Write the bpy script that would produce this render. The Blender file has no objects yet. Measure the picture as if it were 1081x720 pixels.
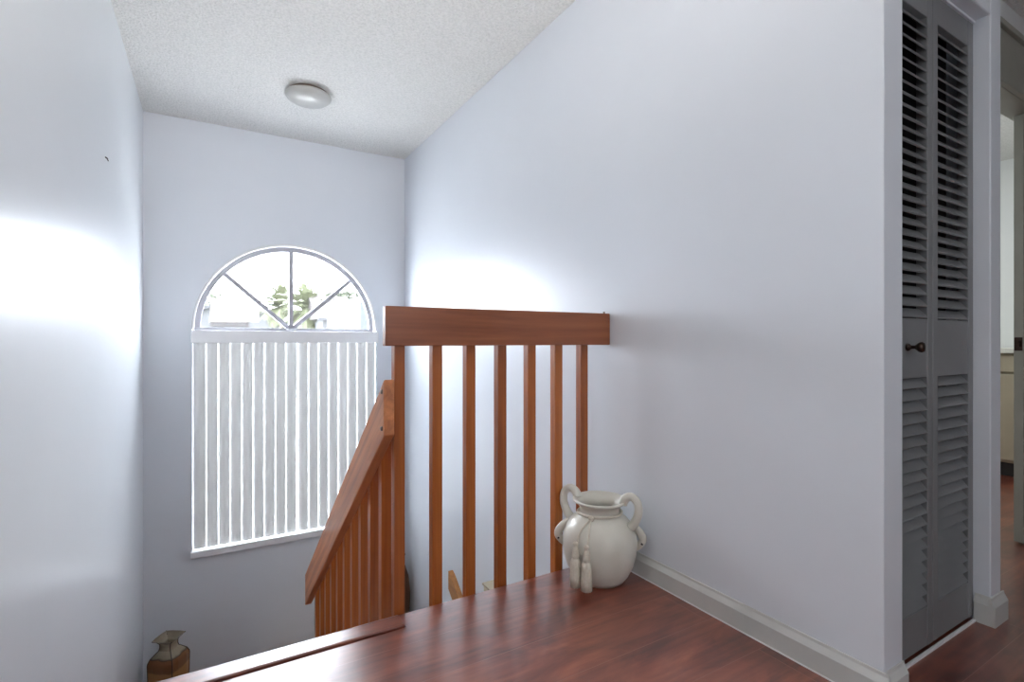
import bpy, bmesh, math, random
from mathutils import Vector, Matrix
random.seed(7)
C = bpy.context.scene.collection
S = bpy.context.scene
PI = math.pi
R = math.radians

# ------------------------------------------------------------------ camera, world, lights, exposure
H = 0.945                                   # eye height above the upper floor
YAW = R(30.5)
cam = bpy.data.cameras.new('camera'); cam.sensor_width = 36; cam.lens = 541.0 / 1081 * 36
cam.clip_start = 0.02; cam.clip_end = 400
co = bpy.data.objects.new('camera', cam); C.objects.link(co)
co.location = (0, 0, H); co.rotation_euler = (PI / 2, 0, -YAW)
S.camera = co

S.view_settings.view_transform = 'Standard'
S.view_settings.look = 'None'
S.view_settings.gamma = 1
S.view_settings.use_curve_mapping = False
S.view_settings.exposure = 0.27

SKY = 32.0
w = bpy.data.worlds.new('sky'); S.world = w; w.use_nodes = True
nt = w.node_tree; nt.nodes.clear()
out = nt.nodes.new('ShaderNodeOutputWorld'); bg = nt.nodes.new('ShaderNodeBackground')
tc = nt.nodes.new('ShaderNodeTexCoord'); mp = nt.nodes.new('ShaderNodeMapping'); mp.inputs['Scale'].default_value = (2, 2, 7)
nz = nt.nodes.new('ShaderNodeTexNoise'); nz.inputs['Scale'].default_value = 2.2; nz.inputs['Detail'].default_value = 6
cr = nt.nodes.new('ShaderNodeValToRGB')
cr.color_ramp.elements[0].position = .35; cr.color_ramp.elements[0].color = (.80, .88, 1.0, 1)
cr.color_ramp.elements[1].position = .65; cr.color_ramp.elements[1].color = (.92, .95, 1.0, 1)
nt.links.new(tc.outputs['Generated'], mp.inputs[0]); nt.links.new(mp.outputs[0], nz.inputs[0])
nt.links.new(nz.outputs[0], cr.inputs[0]); nt.links.new(cr.outputs[0], bg.inputs[0])
bg.inputs[1].default_value = SKY; nt.links.new(bg.outputs[0], out.inputs[0])


def area(name, loc, rot, sx, sy, power, col=(1, 1, 1), portal=False, spread=None):
    l = bpy.data.lights.new(name, 'AREA'); l.shape = 'RECTANGLE'; l.size = sx; l.size_y = sy
    l.energy = power; l.color = col
    if spread: l.spread = spread
    if portal: l.cycles.is_portal = True
    o = bpy.data.objects.new(name, l); C.objects.link(o); o.location = loc; o.rotation_euler = rot
    return o


# sampling portal just outside the stair window (faces into the house)
area('window_portal', (.565, 4.70, .54), (R(-90), 0, 0), 1.5, 2.5, 1, portal=True)
# added fills behind camera and beyond the doorway; warm lamp on floor below
area('hall_fill', (.9, -1.15, 1.45), (R(76), 0, R(-14)), 1.9, 1.5, 11, (.93, .96, 1.0))  # made-up fill from the rear; no window stands there
area('ceiling_fill_uplight', (.35, -.45, 1.45), (R(127), 0, R(6)), .7, .5, 20, (1.0, .97, .94), spread=R(95))  # unseen uplight added to brighten the stairwell ceiling
area('bath_fill', (4.0, 2.3, 2.1), (R(-40), 0, 0), .8, .6, 16, (.95, 1.0, 1.0))  # fill added to brighten the room past the doorway
area('lower_hall_light', (1.0, 1.0, -.45), (0, 0, 0), .5, .5, 14, (1.0, .86, .62))

# ------------------------------------------------------------------ helpers


def mesh(name, bm, mat, parent=None, smooth=False, bevel=0, seg=2):
    bmesh.ops.recalc_face_normals(bm, faces=bm.faces[:])
    if bevel:
        es = [e for e in bm.edges if len(e.link_faces) == 2 and e.calc_face_angle(0) > .5]
        bmesh.ops.bevel(bm, geom=es, offset=bevel, segments=seg, profile=.5, affect='EDGES', clamp_overlap=True)
    me = bpy.data.meshes.new(name); bm.to_mesh(me); bm.free()
    me.materials.append(mat)
    if smooth:
        for p in me.polygons: p.use_smooth = True
    o = bpy.data.objects.new(name, me); C.objects.link(o)
    if parent: o.parent = parent
    return o


def box(bm, x0, x1, y0, y1, z0, z1, M=None):
    vs = [bm.verts.new((x, y, z)) for x in (x0, x1) for y in (y0, y1) for z in (z0, z1)]
    for f in ((0, 1, 3, 2), (4, 6, 7, 5), (0, 4, 5, 1), (2, 3, 7, 6), (0, 2, 6, 4), (1, 5, 7, 3)):
        bm.faces.new([vs[i] for i in f])
    if M is not None:
        for v in vs: v.co = M @ v.co
    return vs


def prism(bm, pts, axis, a, b):
    """extrude a 2-D outline between a and b along axis ('x': pts are (y,z); 'y': (x,z); 'z': (x,y))"""
    def P(p, t):
        return {'x': (t, p[0], p[1]), 'y': (p[0], t, p[1]), 'z': (p[0], p[1], t)}[axis]
    A = [bm.verts.new(P(p, a)) for p in pts]; B = [bm.verts.new(P(p, b)) for p in pts]
    bm.faces.new(A); bm.faces.new(B[::-1]); n = len(pts)
    for i in range(n): bm.faces.new((A[i], A[(i + 1) % n], B[(i + 1) % n], B[i]))


def lathe(bm, prof, n=48, cx=0, cy=0, sq=None):
    rings = []
    for r, z in prof:
        rings.append([bm.verts.new((cx + r * math.cos(2 * PI * i / n), cy + r * math.sin(2 * PI * i / n), z)) for i in range(n)])
    for a, b in zip(rings, rings[1:]):
        for i in range(n): bm.faces.new((a[i], a[(i + 1) % n], b[(i + 1) % n], b[i]))
    bm.faces.new(rings[0]); bm.faces.new(rings[-1][::-1])


def tube(bm, pts, rad, n=12, closed=False):
    pts = [Vector(p) for p in pts]; N = len(pts)
    rs = rad if isinstance(rad, (list, tuple)) else [rad] * N
    up = Vector((0.13, .31, .94)).normalized(); rings = []
    prev = None
    for i, p in enumerate(pts):
        if closed: t = (pts[(i + 1) % N] - pts[i - 1]).normalized()
        else: t = (pts[min(i + 1, N - 1)] - pts[max(i - 1, 0)]).normalized()
        u = (prev - t * prev.dot(t)) if prev is not None else up.cross(t)
        if u.length < 1e-4: u = t.orthogonal()
        u.normalize(); prev = u; v = t.cross(u)
        rings.append([bm.verts.new(p + rs[i] * (math.cos(2 * PI * k / n) * u + math.sin(2 * PI * k / n) * v)) for k in range(n)])
    m = N if closed else N - 1
    for i in range(m):
        a, b = rings[i], rings[(i + 1) % N]
        for k in range(n): bm.faces.new((a[k], a[(k + 1) % n], b[(k + 1) % n], b[k]))
    if not closed: bm.faces.new(rings[0]); bm.faces.new(rings[-1][::-1])


def spline(ctrl, m=8):
    P = [Vector(p) for p in ctrl]; P = [P[0]] + P + [P[-1]]; outp = []
    for i in range(1, len(P) - 2):
        for k in range(m):
            t = k / m; a, b, c, d = P[i - 1], P[i], P[i + 1], P[i + 2]
            outp.append(.5 * ((2 * b) + (-a + c) * t + (2 * a - 5 * b + 4 * c - d) * t * t + (-a + 3 * b - 3 * c + d) * t ** 3))
    outp.append(P[-2]); return outp


def thing(name, label, cat, loc=(0, 0, 0), rz=0, group=None):
    o = bpy.data.objects.new(name, None); C.objects.link(o); o.location = loc; o.rotation_euler = (0, 0, rz)
    o.empty_display_size = .05
    return tag(o, label, cat, group)


def tag(o, label, cat, group=None):
    o['label'] = label; o['category'] = cat
    if group: o['group'] = group
    return o


def struct(o): o['kind'] = 'structure'; return o


def BM(): return bmesh.new()


# ------------------------------------------------------------------ materials
def mat(name, col, rough=.5, spec=.5, metal=0, coat=0, coat_rough=.1):
    m = bpy.data.materials.new(name); m.use_nodes = True
    b = m.node_tree.nodes['Principled BSDF']
    b.inputs['Base Color'].default_value = (*col, 1); b.inputs['Roughness'].default_value = rough
    b.inputs['Specular IOR Level'].default_value = spec; b.inputs['Metallic'].default_value = metal
    b.inputs['Coat Weight'].default_value = coat; b.inputs['Coat Roughness'].default_value = coat_rough
    return m


def N(m, t, **kw):
    n = m.node_tree.nodes.new('ShaderNode' + t)
    for k, v in kw.items():
        if k in n.inputs: n.inputs[k].default_value = v
        else: setattr(n, k, v)
    return n


def L(m, a, b): m.node_tree.links.new(a, b)


def coords(m, scale=(1, 1, 1), rot=(0, 0, 0), loc=(0, 0, 0)):
    t = N(m, 'TexCoord'); g = N(m, 'Mapping'); g.inputs['Scale'].default_value = scale
    g.inputs['Location'].default_value = loc
    src = t.outputs['Object']
    if any(rot):
        q = N(m, 'Mapping'); q.inputs['Rotation'].default_value = rot; L(m, src, q.inputs[0]); src = q.outputs[0]
    L(m, src, g.inputs[0]); return g.outputs[0]


def ramp(m, fac, stops):
    r = N(m, 'ValToRGB'); e = r.color_ramp.elements
    while len(e) < len(stops): e.new(.5)
    for i, (p, c) in enumerate(stops): e[i].position = p; e[i].color = (*c, 1)
    L(m, fac, r.inputs[0]); return r.outputs[0]


def bump(m, h, strength, dist=.01):
    b = N(m, 'Bump'); b.inputs['Strength'].default_value = strength; b.inputs['Distance'].default_value = dist
    L(m, h, b.inputs['Height']); L(m, b.outputs[0], m.node_tree.nodes['Principled BSDF'].inputs['Normal'])


def noisy(name, c1, c2, scale=3, rough=.5, spec=.5, bmp=0, bscale=60, bdist=.003, **kw):
    m = mat(name, c1, rough, spec, **kw); v = coords(m)
    n = N(m, 'TexNoise', Scale=scale, Detail=5.0); L(m, v, n.inputs[0])
    L(m, ramp(m, n.outputs[0], [(.35, c1), (.65, c2)]), m.node_tree.nodes['Principled BSDF'].inputs['Base Color'])
    if bmp:
        n2 = N(m, 'TexNoise', Scale=bscale, Detail=3.0); L(m, v, n2.inputs[0]); bump(m, n2.outputs[0], bmp, bdist)
    return m


wall_paint = noisy('wall_paint', (.715, .748, .80), (.735, .768, .82), 1.5, rough=.33, spec=.42, bmp=.12, bscale=9, bdist=.006)
wall_gloss = noisy('left_wall_semigloss', (.74, .77, .80), (.76, .79, .82), 1.2, rough=.30, spec=.55, bmp=.12, bscale=5, bdist=.008)
wall_white = noisy('white_paint', (.74, .76, .76), (.78, .79, .78), 2, rough=.6, bmp=.05)
trim_paint = noisy('trim_paint', (.56, .57, .55), (.62, .62, .60), 6, rough=.4, bmp=.08)
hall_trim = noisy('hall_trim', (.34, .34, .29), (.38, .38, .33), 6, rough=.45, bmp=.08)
vinyl = noisy('white_vinyl', (.82, .82, .83), (.86, .86, .87), 8, rough=.35)
frame_grey = noisy('shaded_frame_grey', (.36, .36, .40), (.40, .40, .44), 8, rough=.4)  # the arch frame's shade is put into this grey colour
louver_grey = noisy('closet_door_paint', (.19, .195, .20), (.22, .225, .23), 4, rough=.42, bmp=.1)
dark_in = noisy('dark_closet', (.05, .05, .05), (.07, .07, .07), 4, rough=.9)  # near-black colour stands in for shade inside closet and lug holes
bronze = noisy('dark_bronze', (.035, .02, .015), (.06, .035, .025), 20, rough=.3, metal=.7)
steel = noisy('bolt_metal', (.16, .12, .1), (.22, .17, .14), 30, rough=.35, metal=.8)
popcorn = mat('popcorn_ceiling', (.75, .745, .73), .95, .2)
v = coords(popcorn); n1 = N(popcorn, 'TexNoise', Scale=75.0, Detail=4.0, Roughness=.65); L(popcorn, v, n1.inputs[0])
vo = N(popcorn, 'TexVoronoi', Scale=85.0); L(popcorn, v, vo.inputs[0])
ad = N(popcorn, 'Math', operation='SUBTRACT'); L(popcorn, n1.outputs[0], ad.inputs[0])
mu = N(popcorn, 'Math', operation='MULTIPLY'); L(popcorn, vo.outputs['Distance'], mu.inputs[0]); mu.inputs[1].default_value = .5
L(popcorn, mu.outputs[0], ad.inputs[1]); bump(popcorn, ad.outputs[0], .8, .012)
L(popcorn, ramp(popcorn, n1.outputs[0], [(.3, (.72, .72, .70)), (.6, (.86, .855, .835))]), popcorn.node_tree.nodes['Principled BSDF'].inputs['Base Color'])


def wood(name, stops, axis='x', rot=(0, 0, 0), rough=.35, coat=.25, scale=1.0, spec=.5):
    m = mat(name, stops[0][1], rough, spec, coat=coat, coat_rough=.18)
    s = {'x': (1.2, 22, 22), 'y': (22, 1.2, 22), 'z': (22, 22, 1.2)}[axis]
    v = coords(m, tuple(k * scale for k in s), rot)
    n = N(m, 'TexNoise', Scale=1.0, Detail=7.0, Roughness=.6, Distortion=.6); L(m, v, n.inputs[0])
    oi = N(m, 'ObjectInfo'); a = N(m, 'Math', operation='MULTIPLY_ADD')
    L(m, oi.outputs['Random'], a.inputs[0]); a.inputs[1].default_value = .22; L(m, n.outputs[0], a.inputs[2])
    b = N(m, 'Math', operation='SUBTRACT'); L(m, a.outputs[0], b.inputs[0]); b.inputs[1].default_value = .11
    L(m, ramp(m, b.outputs[0], stops), m.node_tree.nodes['Principled BSDF'].inputs['Base Color'])
    bump(m, n.outputs[0], .12, .002)
    return m


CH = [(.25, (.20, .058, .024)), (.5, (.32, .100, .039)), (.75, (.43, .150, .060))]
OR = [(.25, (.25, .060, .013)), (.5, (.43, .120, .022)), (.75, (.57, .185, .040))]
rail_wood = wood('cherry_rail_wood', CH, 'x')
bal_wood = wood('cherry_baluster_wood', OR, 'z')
slope_wood = wood('cherry_slope_wood', [(p, (c[0] * 2.1, c[1] * 2.6, c[2] * 2.7)) for p, c in CH], 'y', rot=(R(38.2), 0, 0), rough=.45, coat=.1)  # cherry lightened in colour for the gloss on the rail's side
oak = wood('golden_handrail_wood', [(.2, (.32, .13, .035)), (.5, (.45, .20, .055)), (.8, (.55, .27, .08))], 'y')

# landing floor: cherry laminate planks along X, 0.19 m wide
floor_m = mat('cherry_laminate', (.2, .05, .03), .24, .8, coat=1.0, coat_rough=.30)
v = coords(floor_m, loc=(0, -.02, 0))
bk = N(floor_m, 'TexBrick'); L(floor_m, v, bk.inputs[0]); bk.offset = .37
bk.inputs['Scale'].default_value = 1; bk.inputs['Brick Width'].default_value = 2.3; bk.inputs['Row Height'].default_value = .19
bk.inputs['Mortar Size'].default_value = .0014; bk.inputs['Mortar Smooth'].default_value = .3
bk.inputs['Color1'].default_value = (.0, .0, .0, 1); bk.inputs['Color2'].default_value = (1, 1, 1, 1); bk.inputs['Mortar'].default_value = (.5, .5, .5, 1)
v2 = coords(floor_m, (3.2, 7, 1)); n1 = N(floor_m, 'TexNoise', Scale=1.0, Detail=5.0, Roughness=.6, Distortion=1.2); L(floor_m, v2, n1.inputs[0])
v3 = coords(floor_m, (3, 60, 1)); n2 = N(floor_m, 'TexNoise', Scale=1.0, Detail=4.0); L(floor_m, v3, n2.inputs[0])
m1 = N(floor_m, 'MixRGB'); m1.inputs[0].default_value = .10; L(floor_m, n1.outputs[0], m1.inputs[1]); L(floor_m, bk.outputs[0], m1.inputs[2])
m2 = N(floor_m, 'MixRGB'); m2.inputs[0].default_value = .3; L(floor_m, m1.outputs[0], m2.inputs[1]); L(floor_m, n2.outputs[0], m2.inputs[2])
wc = ramp(floor_m, m2.outputs[0], [(.34, (.075, .016, .009)), (.46, (.17, .036, .019)), (.57, (.27, .068, .033)), (.70, (.40, .13, .06))])
m3 = N(floor_m, 'MixRGB'); L(floor_m, bk.outputs['Fac'], m3.inputs[0]); L(floor_m, wc, m3.inputs[1]); m3.inputs[2].default_value = (.30, .12, .08, 1)
L(floor_m, m3.outputs[0], floor_m.node_tree.nodes['Principled BSDF'].inputs['Base Color'])
n3 = N(floor_m, 'TexNoise', Scale=7.0, Detail=4.0); L(floor_m, coords(floor_m), n3.inputs[0])
mr = N(floor_m, 'MapRange'); L(floor_m, n3.outputs[0], mr.inputs[0]); mr.inputs[3].default_value = .26; mr.inputs[4].default_value = .42
L(floor_m, mr.outputs[0], floor_m.node_tree.nodes['Principled BSDF'].inputs['Roughness'])
bump(floor_m, n2.outputs[0], .06, .001)
nosing_m = wood('nosing_wood', [(.25, (.10, .024, .014)), (.5, (.17, .045, .026)), (.75, (.24, .075, .04))], 'x', rough=.25, coat=.9)

glass_m = bpy.data.materials.new('window_glass'); glass_m.use_nodes = True
g = glass_m.node_tree; g.nodes.clear(); go = g.nodes.new('ShaderNodeOutputMaterial'); gm = g.nodes.new('ShaderNodeMixShader')
gt = g.nodes.new('ShaderNodeBsdfTransparent'); gg = g.nodes.new('ShaderNodeBsdfGlossy'); gg.inputs['Roughness'].default_value = .02
gt.inputs[0].default_value = (.97, .98, .98, 1); gm.inputs[0].default_value = .06
g.links.new(gt.outputs[0], gm.inputs[1]); g.links.new(gg.outputs[0], gm.inputs[2]); g.links.new(gm.outputs[0], go.inputs[0])

slat_m = bpy.data.materials.new('blind_vinyl'); slat_m.use_nodes = True
g = slat_m.node_tree; g.nodes.clear(); go = g.nodes.new('ShaderNodeOutputMaterial'); gm = g.nodes.new('ShaderNodeMixShader')
gd = g.nodes.new('ShaderNodeBsdfDiffuse'); gt = g.nodes.new('ShaderNodeBsdfTranslucent'); gm.inputs[0].default_value = .095
tcx = g.nodes.new('ShaderNodeTexCoord'); wv = g.nodes.new('ShaderNodeTexWave'); wv.wave_type = 'BANDS'; wv.bands_direction = 'X'; wv.inputs['Scale'].default_value = 40
rp = g.nodes.new('ShaderNodeValToRGB'); rp.color_ramp.elements[0].color = (.74, .74, .73, 1); rp.color_ramp.elements[1].color = (.83, .83, .82, 1)
g.links.new(tcx.outputs['Object'], wv.inputs[0]); g.links.new(wv.outputs['Fac'], rp.inputs[0])
g.links.new(rp.outputs[0], gd.inputs[0]); g.links.new(rp.outputs[0], gt.inputs[0])
g.links.new(gd.outputs[0], gm.inputs[1]); g.links.new(gt.outputs[0], gm.inputs[2]); g.links.new(gm.outputs[0], go.inputs[0])

# ------------------------------------------------------------------ the setting
XL, XR, YB, YE, ZC = -.408, 1.5, 4.443, 1.72, 2.57      # left wall, right wall, window wall, landing edge, ceiling
ZM, ZG = -1.52, -2.85                                    # half landing, floor below
WX, WR, WS, WT = .565, .678, -.63, 1.035                 # window centre, half width, sill, spring line

# window wall with an arched opening
bm = BM(); nseg = 40
arc = [(WX - WR * math.cos(PI * i / nseg), WT + WR * math.sin(PI * i / nseg)) for i in range(nseg + 1)]
ax0, ax1, az0, az1 = XL - .1, XR + .1, ZG, ZC + .03
polys = [[(ax0, az0), (ax1, az0), (ax1, WS), (WX + WR, WS), (WX - WR, WS), (ax0, WS)],
         [(ax0, WS), (WX - WR, WS), (WX - WR, WT), (ax0, WT)],
         [(WX + WR, WS), (ax1, WS), (ax1, WT), (WX + WR, WT)],
         [(ax0, WT), (WX - WR, WT), (WX - WR, az1), (ax0, az1)],
         [(WX + WR, WT), (ax1, WT), (ax1, az1), (WX + WR, az1)]]
for a, b in zip(arc, arc[1:]): polys.append([a, b, (b[0], az1), (a[0], az1)])
key = {}


def kv(p):
    k = (round(p[0], 4), round(p[1], 4))
    if k not in key: key[k] = bm.verts.new((p[0], YB, p[1]))
    return key[k]


for p in polys: bm.faces.new([kv(q) for q in p])
bmesh.ops.remove_doubles(bm, verts=bm.verts[:], dist=1e-4)
r = bmesh.ops.extrude_face_region(bm, geom=bm.faces[:])
for e in r['geom']:
    if isinstance(e, bmesh.types.BMVert): e.co.y += .16
struct(mesh('wall_window', bm, wall_paint))


def sbox(name, m, *b, bevel=0):
    bm = BM(); box(bm, *b); return struct(mesh(name, bm, m, bevel=bevel))


sbox('wall_left', wall_gloss, XL - .1, XL, -1.4, YB, ZG, ZC)
bm = BM(); box(bm, XR, 1.602, .653, YB, ZG, ZC)
struct(mesh('wall_right', bm, wall_paint, bevel=.003))
sbox('wall_right_lower', wall_paint, XR, 1.602, -1.4, .652, ZG, -.031)
bm = BM(); box(bm, XL - .1, 6.0, -1.5, -1.4, ZG, ZC); struct(mesh('wall_rear', bm, wall_paint))
bm = BM(); box(bm, XL, 2.6, -1.4, .66, ZC, ZC + .1); box(bm, XL, 1.6, .66, YB, ZC, ZC + .1)
struct(mesh('ceiling', bm, popcorn))
# upper floor: hall, landing, the room beyond
bm = BM(); box(bm, XL, XR, -1.4, 1.635, -.03, 0); box(bm, XR, 5.9, -1.4, .78, -.03, 0); box(bm, 2.62, 5.9, .78, 2.9, -.03, 0)
box(bm, 1.60, 2.33, .78, 1.35, -.03, 0); box(bm, .60, XR, 1.635, YE, -.03, 0)
struct(mesh('floor', bm, floor_m))
sbox('floor_slab', wall_white, XL, XR, -1.4, YE - .012, -.28, -.032)
bm = BM()   # rounded stair nosing at the head of the flight
prism(bm, [(1.642, .004), (1.646, .007), (1.708, .007), (1.719, .003), (1.725, -.006), (1.725, -.030), (1.636, -.030), (1.636, -.012), (1.642, -.012)], 'x', XL, .556)
struct(mesh('trim_1', bm, floor_m, bevel=.0015))
bm = BM(); box(bm, .558, .60, 1.635, YE, -.03, 0); struct(mesh('trim_2', bm, floor_m))
# upper flight, half landing, lower flight and floor below
bm = BM()
for k in range(1, 8):
    box(bm, XL, .535, YE + .26 * (k - 1), YE + .26 * k + .02, -.19 * k - .04, -.19 * k)
    box(bm, XL, .53, YE + .26 * (k - 1) - .01, YE + .26 * (k - 1) + .01, -.19 * k, -.19 * (k - 1) - .04)
box(bm, XL, XR, 3.56, YB, ZM - .15, ZM)
for k in range(1, 7):
    box(bm, .62, XR, 3.56 - .26 * k - .02, 3.56 - .26 * (k - 1), ZM - .19 * k - .04, ZM - .19 * k)
    box(bm, .62, XR, 3.56 - .26 * (k - 1) - .01, 3.56 - .26 * (k - 1) + .01, ZM - .19 * k, ZM - .19 * (k - 1) - .04)
struct(mesh('stair_flight', bm, nosing_m))
bm = BM(); prism(bm, [(1.72, -.03), (1.72, -.36), (3.58, -1.72), (3.58, -1.40)], 'x', .541, .60)
struct(mesh('stair_stringer', bm, wall_white))
sbox('floor_lower', floor_m, XL, XR, -1.4, YB, ZG - .05, ZG)

# closet, column and doorway wall on the right
bm = BM()
box(bm, 2.236, 2.325, .66, 1.40, 0, ZC)               # column between closet and doorway
box(bm, 1.602, 2.2355, .66, .76, 2.03, ZC)              # header over the closet
box(bm, 2.3255, 2.60, .70, .90, 2.365, ZC)
struct(mesh('wall_closet', bm, wall_paint, bevel=.004))
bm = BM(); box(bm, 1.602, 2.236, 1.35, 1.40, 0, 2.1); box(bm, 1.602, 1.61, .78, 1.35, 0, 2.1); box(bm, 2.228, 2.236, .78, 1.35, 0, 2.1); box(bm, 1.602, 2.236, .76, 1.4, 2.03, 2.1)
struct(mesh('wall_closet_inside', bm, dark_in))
bm = BM()
box(bm, 2.325, 2.74, .80, .90, 0, 2.36); box(bm, 2.74, 3.74, .80, .90, 2.02, 2.36); box(bm, 3.74, 5.9, .80, .90, 0, 2.36)
struct(mesh('wall_hall', bm, wall_white))
bm = BM(); box(bm, 5.36, 5.46, .90, 2.9, 0, 2.36); box(bm, 2.62, 5.46, 2.9, 3.0, 0, 2.36); box(bm, 2.52, 2.62, .9, 3.0, 0, 2.36)
struct(mesh('wall_bath', bm, wall_white))
bm = BM(); box(bm, 2.6, 6.0, -1.4, 3.0, 2.36, 2.46); struct(mesh('ceiling_hall', bm, popcorn))
bm = BM(); box(bm, 2.59, 2.62, -1.4, .66, 2.36, ZC); struct(mesh('trim_3', bm, wall_white))
bm = BM(); box(bm, 5.9, 6.0, -1.4, 2.9, 0, 2.36); struct(mesh('wall_hall_end', bm, wall_white))
# doorway casing
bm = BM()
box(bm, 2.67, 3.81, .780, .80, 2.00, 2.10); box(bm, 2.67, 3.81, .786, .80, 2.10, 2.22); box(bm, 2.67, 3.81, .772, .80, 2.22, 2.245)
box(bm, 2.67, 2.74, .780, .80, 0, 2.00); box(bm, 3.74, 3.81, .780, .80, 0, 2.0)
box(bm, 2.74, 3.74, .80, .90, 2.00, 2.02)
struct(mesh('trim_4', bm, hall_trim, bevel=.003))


BB = [(0, 0), (.014, 0), (.014, .062), (.011, .068), (.005, .080), (.004, .088), (0, .088)]   # (depth, height)
bm = BM(); prism(bm, [(XR - d, z) for d, z in BB], 'y', .653 - .014, 1.737)
struct(mesh('baseboard_right', bm, trim_paint))
bm = BM(); box(bm, XR - .016, XR - .014, .65, 1.737, 0, .004); struct(mesh('trim_5', bm, vinyl))
bm = BM(); prism(bm, [(.653 - d, z) for d, z in BB], 'x', XR, 1.602); struct(mesh('baseboard_wall_end', bm, trim_paint))
bm = BM(); prism(bm, [(.66 - d * 1.1, z * 1.05) for d, z in BB], 'x', 2.222, 2.338)
prism(bm, [(2.236 - d, z * 1.05) for d, z in BB], 'y', .66, .70)
struct(mesh('baseboard_column', bm, trim_paint))
sbox('trim_6', vinyl, 1.602, 2.236, .694, .702, 0, .007)      # closet floor track
sbox('trim_7', wall_paint, 1.602, 2.236, .70, .75, 2.022, 2.03)
# column corner guard


# bifold louvered closet door
door = struct(thing('door_1', '', '', (0, 0, 0)))
del door['label']; del door['category']


def louver_panel(x0, x1, knob):
    y0, y1 = .704, .734
    st = .046 if x1 - x0 > .2 else .03
    bm = BM(); lx0, lx1 = x0 + .034, x1 - .040
    if knob: lx0, lx1 = x0 + .040, x1 - .034
    box(bm, x0, lx0, y0, y1, .015, 2.02); box(bm, lx1, x1, y0, y1, .015, 2.02)
    for z0, z1 in ((.015, .135), (.835, 1.012), (1.935, 2.02)): box(bm, lx0, lx1, y0 + .001, y1 - .001, z0, z1)
    p = mesh('door_panel', bm, louver_grey, door, bevel=.0015, seg=1)
    bm = BM()
    for za, zb in ((.135, .835), (1.012, 1.935)):
        n = int(round((zb - za) / .0345)); st = (zb - za) / n
        for i in range(n):
            zc = za + (i + .5) * st
            M = Matrix.Translation((0, y0 + .0125, zc)) @ Matrix.Rotation(R(49), 4, 'X')
            box(bm, lx0, lx1, -.0175, .0175, -.0024, .0024, M)
    mesh('louver_slats', bm, louver_grey, p)
    if knob:
        bm = BM(); kx = x1 - .167; n = 20
        prof = [(.006, 0), (.012, .001), (.010, .006), (.0055, .010), (.0055, .020), (.011, .026), (.015, .032), (.0155, .037), (.012, .042), (.004, .0435)]
        lathe(bm, prof, n)
        k = mesh('knob', bm, bronze, p, smooth=True); k.location = (kx, y0, .927); k.rotation_euler = (R(90), 0, 0)


louver_panel(1.612, 1.9215, True); louver_panel(1.9245, 2.230, False)

# second door: leaf standing ajar beyond the column
d2 = struct(thing('door_2', '', '', (3.235, .84, 0))); del d2['label']; del d2['category']
bm = BM(); box(bm, 0, .50, 0, .035, .01, 1.995)
for z0, z1 in ((.2, .85), (1.0, 1.85)): box(bm, .11, .39, -.006, 0, z0, z1)
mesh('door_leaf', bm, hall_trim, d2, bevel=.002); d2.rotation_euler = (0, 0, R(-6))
bm = BM(); lathe(bm, [(.026, 0), (.026, .004), (.012, .008), (.011, .03), (.022, .036), (.027, .048), (.027, .058), (.018, .068), (.004, .071)], 24)
k = mesh('door_knob', bm, bronze, d2, smooth=True); k.location = (.06, 0, .93); k.rotation_euler = (R(90), 0, 0)
bm = BM(); box(bm, -.003, 0, .003, .032, .90, .962); box(bm, -.014, -.003, .011, .025, .918, .945); mesh('latch_plate', bm, bronze, d2, bevel=.001)

# vanity cabinet in the room beyond the doorway
beige = noisy('beige_cabinet_paint', (.42, .37, .27), (.46, .41, .30), 5, rough=.5)
van = thing('vanity_cabinet', 'beige base cabinet with pale countertop seen through the far right doorway', 'cabinet', (4.75, .92, 0))
bm = BM(); box(bm, .02, .60, 0, 1.2, .10, .86); mesh('carcass', bm, beige, van, bevel=.002)
bm = BM(); box(bm, .07, .60, 0, 1.2, 0, .10); mesh('toe_kick', bm, dark_in, van)
bm = BM(); box(bm, -.02, .60, 0, 1.22, .86, .895); mesh('countertop', bm, noisy('pale_countertop', (.72, .72, .66), (.78, .78, .70), 12, rough=.3), van, bevel=.004)
for i in range(2):
    bm = BM(); box(bm, 0, .02, .02 + .6 * i, .58 + .6 * i, .73, .845); mesh('drawer', bm, beige, van, bevel=.003)
    bm = BM(); box(bm, 0, .02, .02 + .6 * i, .58 + .6 * i, .12, .715); mesh('door', bm, beige, van, bevel=.003)

# ------------------------------------------------------------------ window
win = struct(thing('window_1', '', '', (0, 0, 0))); del win['label']; del win['category']


def arch_ring(bm, ro, ri, y0, y1, legs=False):
    n = 40; A = []
    for i in range(n + 1):
        a = PI * i / n; c, s = -math.cos(a), math.sin(a)
        A.append([bm.verts.new((WX + r_ * c, y, WT + r_ * s)) for r_, y in ((ro, y0), (ro, y1), (ri, y1), (ri, y0))])
    for a, b in zip(A, A[1:]):
        for k in range(4): bm.faces.new((a[k], a[(k + 1) % 4], b[(k + 1) % 4], b[k]))
    bm.faces.new(A[0]); bm.faces.new(A[-1][::-1])


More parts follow.
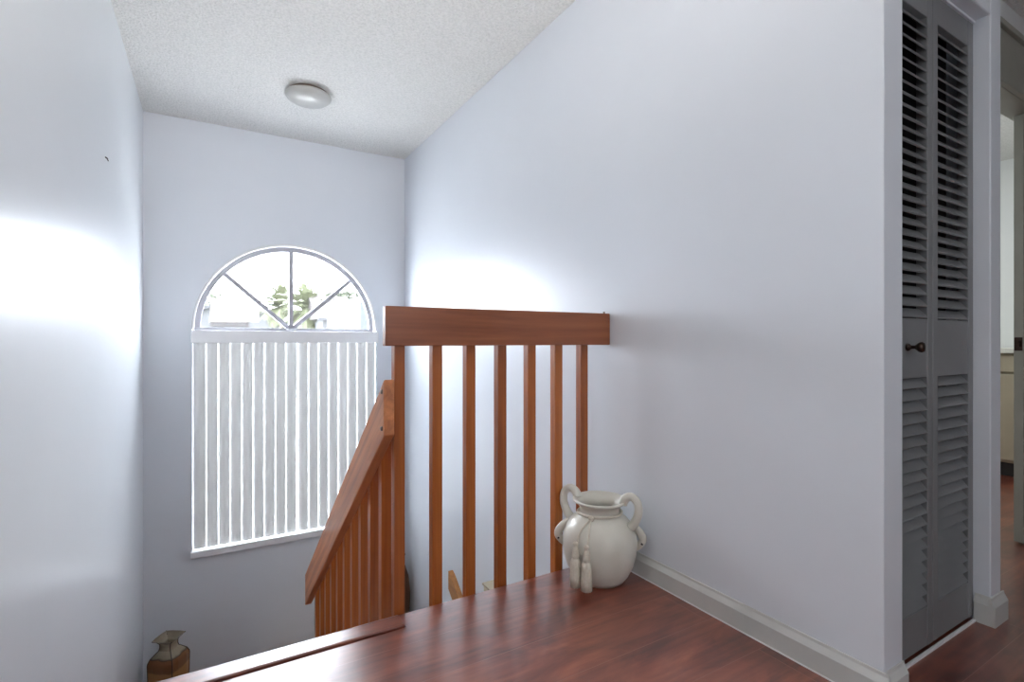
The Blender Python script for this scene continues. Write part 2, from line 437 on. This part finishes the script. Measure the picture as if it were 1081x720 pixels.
bm = BM(); arch_ring(bm, WR + .004, WR - .012, YB - .008, YB + .03); mesh('arch_trim', bm, vinyl, win, bevel=.003)
bm = BM(); arch_ring(bm, WR - .012, WR - .050, YB + .030, YB + .075)
box(bm, WX - WR + .02, WX + WR - .02, YB + .004, YB + .075, WT - .03, WT + .012)
mesh('arch_frame', bm, frame_grey, win, bevel=.002)
bm = BM()
for ang in (90, 42, 138):
    M = Matrix.Translation((WX, YB + .06, WT)) @ Matrix.Rotation(-R(ang), 4, 'Y')
    box(bm, .0, WR - .04, -.02, .016, -.016, .016, M)
box(bm, WX - .04, WX + .04, YB + .042, YB + .076, WT, WT + .02)
mesh('muntin', bm, frame_grey, win)
bm = BM(); box(bm, WX - WR + .005, WX + WR - .005, YB + .058, YB + .062, WS + .02, WT)
n = 40; pv = [bm.verts.new((WX - (WR - .04) * math.cos(PI * i / n), YB + .060, WT + (WR - .04) * math.sin(PI * i / n))) for i in range(n + 1)]
bm.faces.new(pv); mesh('window_pane', bm, glass_m, win)
bm = BM(); y0, y1 = YB + .04, YB + .10
box(bm, WX - WR, WX - WR + .03, y0, y1, WS, WT - .03); box(bm, WX + WR - .03, WX + WR, y0, y1, WS, WT - .03)
box(bm, WX - WR, WX + WR, y0, y1, WS, WS + .04)
mesh('window_frame', bm, vinyl, win, bevel=.002)
bm = BM(); box(bm, WX - WR - .01, WX + WR + .01, YB - .03, YB + .045, WS - .022, WS + .026); mesh('window_sill', bm, vinyl, win, bevel=.004)

# vertical blind
bl = thing('vertical_blind', 'closed white vertical blind covering the lower part of the arched stair window', 'window blind', (WX, YB, 0))
bm = BM(); box(bm, -WR - .008, WR + .008, -.052, -.004, WT - .105, WT - .012); mesh('valance', bm, vinyl, bl, bevel=.003)
bm = BM(); box(bm, -WR + .01, WR - .01, -.003, .02, WT - .06, WT - .03); mesh('headrail', bm, vinyl, bl)
x0 = -WR + .006; ns = 17; pitch = (2 * WR - .012 - .012) / ns; zt = WT - .07; zb = WS + .034
for i in range(ns):
    bm = BM(); wd = random.uniform(.0785, .0825); k = 6; tw = random.uniform(-.5, .5)
    f_, b_ = [], []
    for z in (zb, (zb * 2 + zt) / 3, (zb + zt * 2) / 3, zt):
        rowf, rowb = [], []
        for j in range(k + 1):
            t = j / k - .5; x = t * wd; y = -.012 * (1 - 4 * t * t)
            a = R(-5 + 2 * tw); X_, Y_ = x * math.cos(a) - y * math.sin(a), x * math.sin(a) + y * math.cos(a)
            X_ += (.002 * tw) * (z - zb)
            rowf.append(bm.verts.new((X_, Y_, z))); rowb.append(bm.verts.new((X_, Y_ + .0007, z)))
        f_.append(rowf); b_.append(rowb)
    for q in range(3):
        for j in range(k):
            bm.faces.new((f_[q][j], f_[q][j + 1], f_[q + 1][j + 1], f_[q + 1][j]))
            bm.faces.new((b_[q][j + 1], b_[q][j], b_[q + 1][j], b_[q + 1][j + 1]))
        bm.faces.new((f_[q][0], f_[q + 1][0], b_[q + 1][0], b_[q][0])); bm.faces.new((f_[q][k], b_[q][k], b_[q + 1][k], f_[q + 1][k]))
    for q in (0, 3):
        for j in range(k): bm.faces.new((f_[q][j], b_[q][j], b_[q][j + 1], f_[q][j + 1]))
    o = mesh('slat', bm, slat_m, bl, smooth=False)
    o.location = (x0 + pitch * (i + .5) + (.012 if i > 8 else 0), .018, 0)

# ------------------------------------------------------------------ ceiling light
cl = thing('ceiling_light', 'round shallow white dome light on the textured ceiling above the stairs', 'ceiling light', (.553, 3.56, ZC))
bm = BM(); lathe(bm, [(.118, 0), (.122, -.004), (.122, -.018), (.10, -.020)], 48); mesh('base_ring', bm, steel, cl, smooth=True)
bm = BM(); lathe(bm, [(.10, -.019), (.136, -.019), (.141, -.024), (.141, -.031), (.132, -.046), (.110, -.060), (.08, -.070), (.045, -.076), (.01, -.078)], 56)
mesh('glass_shade', bm, noisy('frosted_glass', (.44, .44, .42), (.48, .48, .46), 6, rough=.3), cl, smooth=True)

# ------------------------------------------------------------------ guard rail across the landing
gr = thing('landing_guard_rail', 'cherry stained guard rail with seven square balusters along the landing edge', 'railing', (.508, 1.70, 0))
bm = BM(); box(bm, 0, XR - .512, 0, .038, .928, 1.064); mesh('top_rail', bm, rail_wood, gr, bevel=.004, seg=3)
bal = None
for i, x in enumerate((.570, .711, .846, .981, 1.118, 1.251, 1.386)):
    if bal is None:
        bm = BM(); box(bm, -.019, .019, 0, .038, -.26, 1.0); bal = mesh('baluster', bm, bal_wood, gr, bevel=.003); o = bal
    else:
        o = bal.copy(); C.objects.link(o); o.parent = gr
    o.location = (x - .508, .0385, 0)
bm = BM(); tube(bm, [(0, 0, 0), (0, 0, .012), (0, .003, .018)], [.003, .003, .005], 10)
nl = mesh('screw', bm, steel, gr, smooth=True); nl.location = (.960, .006, 1.052)

# ------------------------------------------------------------------ sloping stair rail
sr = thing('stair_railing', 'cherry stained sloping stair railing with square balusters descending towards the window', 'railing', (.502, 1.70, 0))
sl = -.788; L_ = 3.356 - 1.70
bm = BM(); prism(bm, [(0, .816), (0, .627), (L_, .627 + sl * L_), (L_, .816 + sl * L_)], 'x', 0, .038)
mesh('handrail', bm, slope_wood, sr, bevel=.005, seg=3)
for zz in (.785, .660):
    bm = BM(); lathe(bm, [(.008, 0), (.008, .003), (.005, .006), (.001, .0065)], 14)
    o = mesh('bolt', bm, steel, sr, smooth=True); o.location = (0, .018, zz - .012); o.rotation_euler = (0, R(-90), 0)
for k in range(1, 11):
    y = .03 + .15 * k; zt_ = .816 + sl * y - .05
    bm = BM(); prism(bm, [(-.019, -.96), (-.019, .015), (.019, -.015), (.019, -.96)], 'x', 0, .038)
    o = mesh('baluster', bm, bal_wood, sr, bevel=.002); o.location = (.0385, y, zt_)

# ------------------------------------------------------------------ lower wall handrail
hr = thing('wall_handrail', 'golden brown wooden handrail seen low between the landing balusters on the right wall', 'handrail', (1.41, 3.26, 0))
bm = BM(); prism(bm, [(0, -.635), (.0, -.76), (-1.3, -.76 - .73 * 1.3), (-1.3, -.65 - .73 * 1.3), (-.04, -.652)], 'x', 0, .036)
mesh('rail', bm, oak, hr, bevel=.004)
for y in (-.25, -1.0):
    bm = BM(); tube(bm, spline([(.018, y, -.72 + .73 * y), (.05, y, -.775 + .73 * y), (.088, y, -.775 + .73 * y)], 5), .006, 8)
    mesh('bracket', bm, steel, hr, smooth=True)

ch = thing('wall_box', 'small cream box fixed low on the right wall behind the landing balusters', 'wall box', (XR, 2.63, -.60))
bm = BM(); box(bm, -.075, 0, -.13, .13, -.09, .075); mesh('cover', bm, noisy('cream_plastic', (.62, .56, .42), (.66, .6, .46), 9, rough=.5), ch, bevel=.006)
bm = BM(); box(bm, -.082, 0, -.136, .136, .070, .082); mesh('rim', bm, noisy('tan_plastic', (.42, .36, .26), (.46, .4, .29), 9, rough=.5), ch, bevel=.003)

# ------------------------------------------------------------------ white two-handled vase
ceramic = noisy('cream_ceramic', (.66, .64, .56), (.74, .72, .65), 7, rough=.3, spec=.5, bmp=.10, bscale=14, bdist=.004)
va = thing('two_handled_vase', 'squat off-white ceramic vase with two looped handles standing in the landing corner', 'vase', (1.338, 1.583, 0))
prof = [(.082, .0), (.096, .004), (.114, .028), (.131, .064), (.142, .105), (.1465, .148), (.143, .185), (.130, .218), (.108, .243),
        (.090, .256), (.080, .266), (.077, .280), (.084, .295), (.098, .306), (.106, .310), (.107, .315), (.102, .319), (.094, .316),
        (.078, .300), (.070, .282), (.074, .262), (.10, .235), (.125, .19), (.13, .15), (.11, .07), (.07, .02), (.01, .015)]
bm = BM(); lathe(bm, prof, 72); mesh('body', bm, ceramic, va, smooth=True)
HA = R(-60); LA = R(-42)      # directions of the handles and of the lugs in plan
for s_ in (-1, 1):
    d = Vector((math.cos(HA), math.sin(HA), 0)) * s_
    pts = spline([d * .094 + Vector((0, 0, .312)), d * .106 + Vector((0, 0, .334)), d * .130 + Vector((0, 0, .342)), d * .152 + Vector((0, 0, .322)),
                  d * .156 + Vector((0, 0, .285)), d * .142 + Vector((0, 0, .245)), d * .126 + Vector((0, 0, .225))], 6)
    bm = BM(); m_ = len(pts); tube(bm, pts, [.0185 - .003 * math.sin(PI * i / (m_ - 1)) for i in range(m_)], 16)
    mesh('handle', bm, ceramic, va, smooth=True)
    # small pierced lug low on the shoulder
    d = Vector((math.cos(LA), math.sin(LA), 0)) * s_
    t_ = Vector((-d.y, d.x, 0)); bm = BM()
    pts = spline([d * .120 + Vector((0, 0, .226)), d * .146 + Vector((0, 0, .205)), d * .166 + Vector((0, 0, .172)), d * .158 + Vector((0, 0, .148)), d * .138 + Vector((0, 0, .125))], 6)
    tube(bm, pts, [.008 + .008 * math.sin(PI * i / (len(pts) - 1)) for i in range(len(pts))], 14)
    mesh('lug', bm, ceramic, va, smooth=True)
    bm = BM()
    for q in (-.006, .007):
        c_ = d * .160 + Vector((0, 0, .156)) - t_ * q * 1.3 - t_ * .008 * s_ * 1
        tube(bm, [c_, c_ + d * .006 + Vector((0, 0, -.004))], [.0035, .003], 8)
    mesh('lug_hole', bm, dark_in, va)

# rope tassels round its neck
rope = noisy('cream_rope', (.66, .60, .50), (.74, .69, .59), 60, rough=.8, bmp=.5, bscale=180, bdist=.003)
ta = thing('rope_tassel', 'cream rope with two hanging tassels tied round the neck of the white vase', 'tassel', (1.338, 1.583, 0))
bm = BM(); tube(bm, [(.086 * math.cos(2 * PI * i / 36), .086 * math.sin(2 * PI * i / 36), .266 - .004 * math.sin(2 * PI * i / 36)) for i in range(36)], .0055, 10, closed=True)
mesh('cord', bm, rope, ta, smooth=True)
TD = math.atan2(-1.583, -1.338)            # towards the camera
for q, (off, dz) in enumerate(((-.56, .020), (-.29, .016))):
    a = TD + off; d = Vector((math.cos(a), math.sin(a), 0)); a0 = TD - .36; d0 = Vector((math.cos(a0), math.sin(a0), 0))
    kz = Vector((0, 0, 1))
    bm = BM(); tube(bm, spline([d0 * .088 + kz * .262, (d * .6 + d0 * .4) * .122 + kz * .243, d * .142 + kz * .215, d * .158 + kz * .168], 5), .0035, 8)
    mesh('cord', bm, rope, ta, smooth=True)
    bm = BM(); lathe(bm, [(.003, .176), (.008, .172), (.0095, .165), (.0055, .158), (.009, .153), (.0115, .142), (.014, .128), (.0145, .118), (.010, .113), (.0145, .109), (.0175, .100), (.0185, .085), (.0195, .045), (.0205, .008), (.004, .006)], 40)
    for v_ in bm.verts:          # fringe strands
        if v_.co.z < .1:
            an = math.atan2(v_.co.y, v_.co.x); f_ = 1 + .09 * math.cos(an * 13); v_.co.x *= f_; v_.co.y *= f_
    o = mesh('tassel', bm, rope, ta, smooth=True); o.location = d * .168 + Vector((0, 0, dz))
bm = BM(); bmesh.ops.create_uvsphere(bm, u_segments=16, v_segments=10, radius=.011); o = mesh('knot', bm, rope, ta, smooth=True)
a0 = TD - .36; o.location = (.090 * math.cos(a0), .090 * math.sin(a0), .263)

# ------------------------------------------------------------------ square brown vase on the half landing
bv_m = mat('brown_glaze', (.3, .12, .04), .38, .5)
v = coords(bv_m); sp = N(bv_m, 'SeparateXYZ'); L(bv_m, v, sp.inputs[0])
nn = N(bv_m, 'TexNoise', Scale=14.0, Detail=4.0); L(bv_m, v, nn.inputs[0])
ma = N(bv_m, 'Math', operation='MULTIPLY_ADD'); L(bv_m, nn.outputs[0], ma.inputs[0]); ma.inputs[1].default_value = .03; L(bv_m, sp.outputs[2], ma.inputs[2])
mb = N(bv_m, 'Math', operation='MULTIPLY_ADD'); L(bv_m, sp.outputs[0], mb.inputs[0]); mb.inputs[1].default_value = .0; L(bv_m, ma.outputs[0], mb.inputs[2])
sc_ = N(bv_m, 'MapRange'); L(bv_m, mb.outputs[0], sc_.inputs[0]); sc_.inputs[1].default_value = 0; sc_.inputs[2].default_value = .52
rr = ramp(bv_m, sc_.outputs[0], [(.0, (.10, .035, .015)), (.35, (.40, .20, .07)), (.54, (.42, .21, .075)), (.56, (.20, .085, .028)), (.70, (.22, .09, .03)), (.71, (.06, .03, .015)), (.73, (.30, .25, .17)), (.86, (.36, .30, .21)), (.95, (.16, .11, .07))])
L(bv_m, rr, bv_m.node_tree.nodes['Principled BSDF'].inputs['Base Color'])


def square_vase(name, label, loc, rz, sc=1.0):
    t = thing(name, label, 'vase', loc, rz)
    prof = [(.075, 0), (.08, .01), (.095, .20), (.098, .33), (.096, .345), (.085, .37), (.062, .395), (.046, .41), (.041, .43), (.042, .452), (.055, .472), (.074, .484), (.078, .488), (.072, .487), (.05, .47), (.034, .45), (.034, .42), (.03, .36), (.01, .35)]
    bm = BM(); rings = []
    for r_, z in prof:
        ring = []
        for i in range(16):
            a = 2 * PI * i / 16; c_, s_ = math.cos(a), math.sin(a); p_ = 7
            k = (abs(c_) ** p_ + abs(s_) ** p_) ** (-1 / p_)
            ring.append(bm.verts.new((r_ * k * c_ * sc, r_ * k * s_ * sc, z * sc)))
        rings.append(ring)
    for a, b in zip(rings, rings[1:]):
        for i in range(16): bm.faces.new((a[i], a[(i + 1) % 16], b[(i + 1) % 16], b[i]))
    bm.faces.new(rings[0]); bm.faces.new(rings[-1][::-1])
    mesh('body', bm, bv_m, t)
    bm = BM()
    for sx, sy in ((1, 1), (1, -1), (-1, 1), (-1, -1)):
        pts = [(sx * r_ * .905 * sc, sy * r_ * .905 * sc, z * sc) for r_, z in prof[1:13]]
        tube(bm, pts, .0032, 6)
    mesh('edge_strip', bm, noisy('dark_edge', (.03, .016, .01), (.05, .025, .015), 20, rough=.4), t)
    return t


square_vase('square_vase', 'brown and tan square vase with flared lip in the far left corner below the window', (-.240, 4.16, ZM), R(-33), .96)

t = thing('floor_vase', 'dark brown floor vase mostly hidden behind the first landing baluster', 'vase', (1.395, 4.26, ZM))
bm = BM(); lathe(bm, [(.05, 0), (.06, .01), (.085, .18), (.09, .32), (.075, .46), (.045, .55), (.035, .60), (.048, .64), (.046, .645), (.03, .60), (.03, .5), (.01, .45)], 32)
mesh('body', bm, wood('dark_vase_glaze', [(.3, (.05, .022, .012)), (.55, (.12, .05, .02)), (.8, (.3, .16, .08))], 'z', rough=.4), t, smooth=True)

bm = BM(); tube(bm, [(XL + .0005, 2.920, 1.774), (XL + .006, 2.928, 1.772), (XL + .007, 2.955, 1.768)], [.003, .003, .002], 8)
tag(mesh('wall_nail', bm, bronze), 'tiny dark nail stuck high in the left wall', 'nail')

# ------------------------------------------------------------------ outdoors beyond the window
GZ = -4.2


def at(u, v_, D, f=541., cx=540.5, cy=360.6):
    """a point at distance D whose bearing and elevation were measured from the photograph's viewpoint"""
    s_, c_ = math.sin(YAW), math.cos(YAW); t_ = D / f
    return Vector(((f * s_ + (u - cx) * c_) * t_, (f * c_ - (u - cx) * s_) * t_, H + (cy - v_) * t_))


stucco = noisy('dimmed_stucco', (.025, .026, .0265), (.028, .029, .0295), 2, rough=.9)  # outdoor house and foliage colours darkened to show against the overbright sky
roof_g = noisy('grey_shingle', (.0125, .013, .0145), (.0145, .015, .0165), 3, rough=.9)
roof_p = noisy('pink_tile', (.0175, .0135, .0125), (.020, .0155, .014), 3, rough=.9)
wall_bg = noisy('blue_grey_siding', (.012, .014, .018), (.014, .017, .021), 3, rough=.9)
pale_ground = noisy('bounce_concrete', (.42, .41, .39), (.48, .47, .45), .6, rough=1)  # unseen ground made pale to bounce daylight up to the ceiling
leaf = noisy('foliage', (.025, .030, .018), (.038, .043, .026), 1.5, rough=.8)
palm_m = noisy('palm_frond', (.032, .038, .013), (.048, .052, .024), 1.5, rough=.7)
bark = noisy('bark', (.12, .10, .08), (.16, .13, .1), 4, rough=.9)
bm = BM(); box(bm, -40, 80, YB + .7, 120, GZ - .2, GZ); struct(mesh('ground', bm, pale_ground))

hs = thing('gabled_house', 'pale house with low grey gable roof seen through the left of the arch', 'house', (0, 0, 0))
pk = at(243, 316, 40); y_ = pk.y; zl = at(243, 336, 40).z; hx = 3.9
bm = BM(); prism(bm, [(pk.x - hx, GZ), (pk.x + hx, GZ), (pk.x + hx, zl), (pk.x, pk.z - .15), (pk.x - hx, zl)], 'y', y_ + .4, y_ + 12); mesh('wall', bm, stucco, hs)
bm = BM(); e = .5; s2 = (pk.z - zl) / hx
prism(bm, [(pk.x - hx - e, zl - s2 * e), (pk.x, pk.z), (pk.x + hx + e, zl - s2 * e), (pk.x + hx + e, zl - s2 * e - .22), (pk.x, pk.z - .22), (pk.x - hx - e, zl - s2 * e - .22)], 'y', y_, y_ + 12.3)
mesh('roof', bm, roof_g, hs)
bm = BM()
wx0, wx1, wz0, wz1 = pk.x - 1.25, pk.x + 1.25, at(243, 347, 40).z, at(243, 338, 40).z
for k in range(4): zz = wz0 + (wz1 - wz0) * k / 3; box(bm, wx0, wx1, y_ + .3, y_ + .4, zz - .04, zz + .04)
for k in range(4): xx = wx0 + (wx1 - wx0) * k / 3; box(bm, xx - .04, xx + .04, y_ + .3, y_ + .4, wz0, wz1)
wf = mesh('window', bm, roof_p, hs)
bm = BM(); box(bm, pk.x + hx, pk.x + hx + 5, y_ + 4, y_ + 12, GZ, zl - .6); mesh('side_wing', bm, stucco, hs)
bm = BM(); prism(bm, [(y_ + 3.4, zl - .7), (y_ + 8, zl + .9), (y_ + 12.4, zl - .7)], 'x', pk.x + hx - .2, pk.x + hx + 5.4); mesh('wing_roof', bm, roof_g, hs)

rb = thing('tiled_roof_house', 'pale house with pinkish tiled roof seen through the right of the arch', 'house', (0, 0, 0))
a = at(341, 314, 30); b = at(379, 337, 30)
bm = BM(); box(bm, a.x, b.x + .8, a.y, a.y + 8, GZ, b.z); mesh('wall', bm, stucco, rb)
bm = BM(); prism(bm, [(a.y - .4, b.z), (a.y + 3.6, a.z + .35), (a.y + 8.2, b.z)], 'x', a.x - .3, b.x + .35); mesh('roof', bm, roof_p, rb)
bm = BM(); box(bm, a.x - .35, b.x + .9, a.y - .5, a.y - .35, b.z - .12, b.z + .03); mesh('gutter', bm, roof_g, rb)

a = at(380.5, 313, 15); b = at(400, 346, 15)
bm = BM(); prism(bm, [(a.x, GZ), (a.x + 5, GZ), (a.x + 5, a.z - 1.2), (a.x + 2.2, a.z - .4), (a.x, a.z)], 'y', a.y, a.y + 5)
tag(mesh('neighbour_wall', bm, wall_bg), 'blue grey building edge at the far right of the arched window', 'building')


def palm(name, label, u, v_, D, r, seed):
    rnd = random.Random(seed); c = at(u, v_, D); t = thing(name, label, 'palm tree', (c.x, c.y, GZ), 0, 'palms outside the window')
    hh = c.z - GZ
    bm = BM(); tube(bm, spline([(0, 0, 0), (.1, 0, hh * .5), (0, 0, hh)], 6), [.2 - .05 * i / 12 for i in range(13)], 10); mesh('trunk', bm, bark, t, smooth=True)
    bm = BM()
    for i in range(70):
        az = rnd.uniform(0, 2 * PI); el = rnd.uniform(-.7, 1.5); ln = r * rnd.uniform(.75, 1.1)
        d = Vector((math.cos(az) * math.cos(el), math.sin(az) * math.cos(el), math.sin(el))); p = Vector((0, 0, hh)); side = Vector((-math.sin(az), math.cos(az), 0))
        spine = []
        for k in range(9):
            spine.append(p.copy()); p += d * ln / 8; d.z -= .16; d.normalize()
        tube(bm, spine, .02, 4)
        for k in range(1, 9):
            w_ = .62 * r / 2.2 * math.sin(PI * (k + .6) / 10)
            q = spine[min(k, 8)]; qd = (spine[k] - spine[k - 1]).normalized()
            for s_ in (-1, 1):
                for m_ in (0, .5):
                    o_ = q - qd * ln / 8 * m_; tip = o_ + side * s_ * w_ + qd * w_ * .7 + Vector((0, 0, -.35 * w_))
                    a1 = bm.verts.new(o_ - qd * .05); a2 = bm.verts.new(o_ + qd * .05); a3 = bm.verts.new(tip); bm.faces.new((a1, a2, a3))
    mesh('fronds', bm, palm_m, t)


palm('palm_tree', 'left of the two bushy palms behind the middle of the arch', 297, 325, 36, 1.9, 3)
palm('palm_tree', 'right of the two bushy palms behind the middle of the arch', 323, 328, 33, 2.0, 5)


def tree(label, u, v_, D, rw, rh, seed):
    rnd = random.Random(seed); c = at(u, v_, D); t = thing('distant_tree', label, 'tree', (c.x, c.y, GZ))
    hh = c.z - GZ
    bm = BM(); tube(bm, [(0, 0, 0), (0, 0, hh)], [.25, .15], 8); mesh('trunk', bm, bark, t)
    bm = BM()
    for i in range(900):
        a = rnd.uniform(0, 2 * PI); z = rnd.uniform(-1, 1); rr_ = math.sqrt(1 - z * z) * rnd.uniform(.55, 1.08)
        p = Vector((rr_ * math.cos(a) * rw, rr_ * math.sin(a) * rw * .7, hh + z * rh * rnd.uniform(.7, 1.1)))
        s_ = rnd.uniform(.12, .3); n_ = Vector((rnd.gauss(0, 1), rnd.gauss(0, 1), rnd.gauss(0, 1))).normalized(); u_ = n_.orthogonal().normalized(); w_ = n_.cross(u_)
        bm.faces.new([bm.verts.new(p + u_ * s_), bm.verts.new(p + w_ * s_ * .6), bm.verts.new(p - u_ * s_), bm.verts.new(p - w_ * s_ * .6)])
    mesh('crown', bm, leaf, t)


tree('tree crown above the left end of the gabled house roof', 220, 325, 55, 2.2, 1.6, 11)
tree('low tree behind the pinkish tiled roof', 366, 318, 48, 3.0, .8, 12)
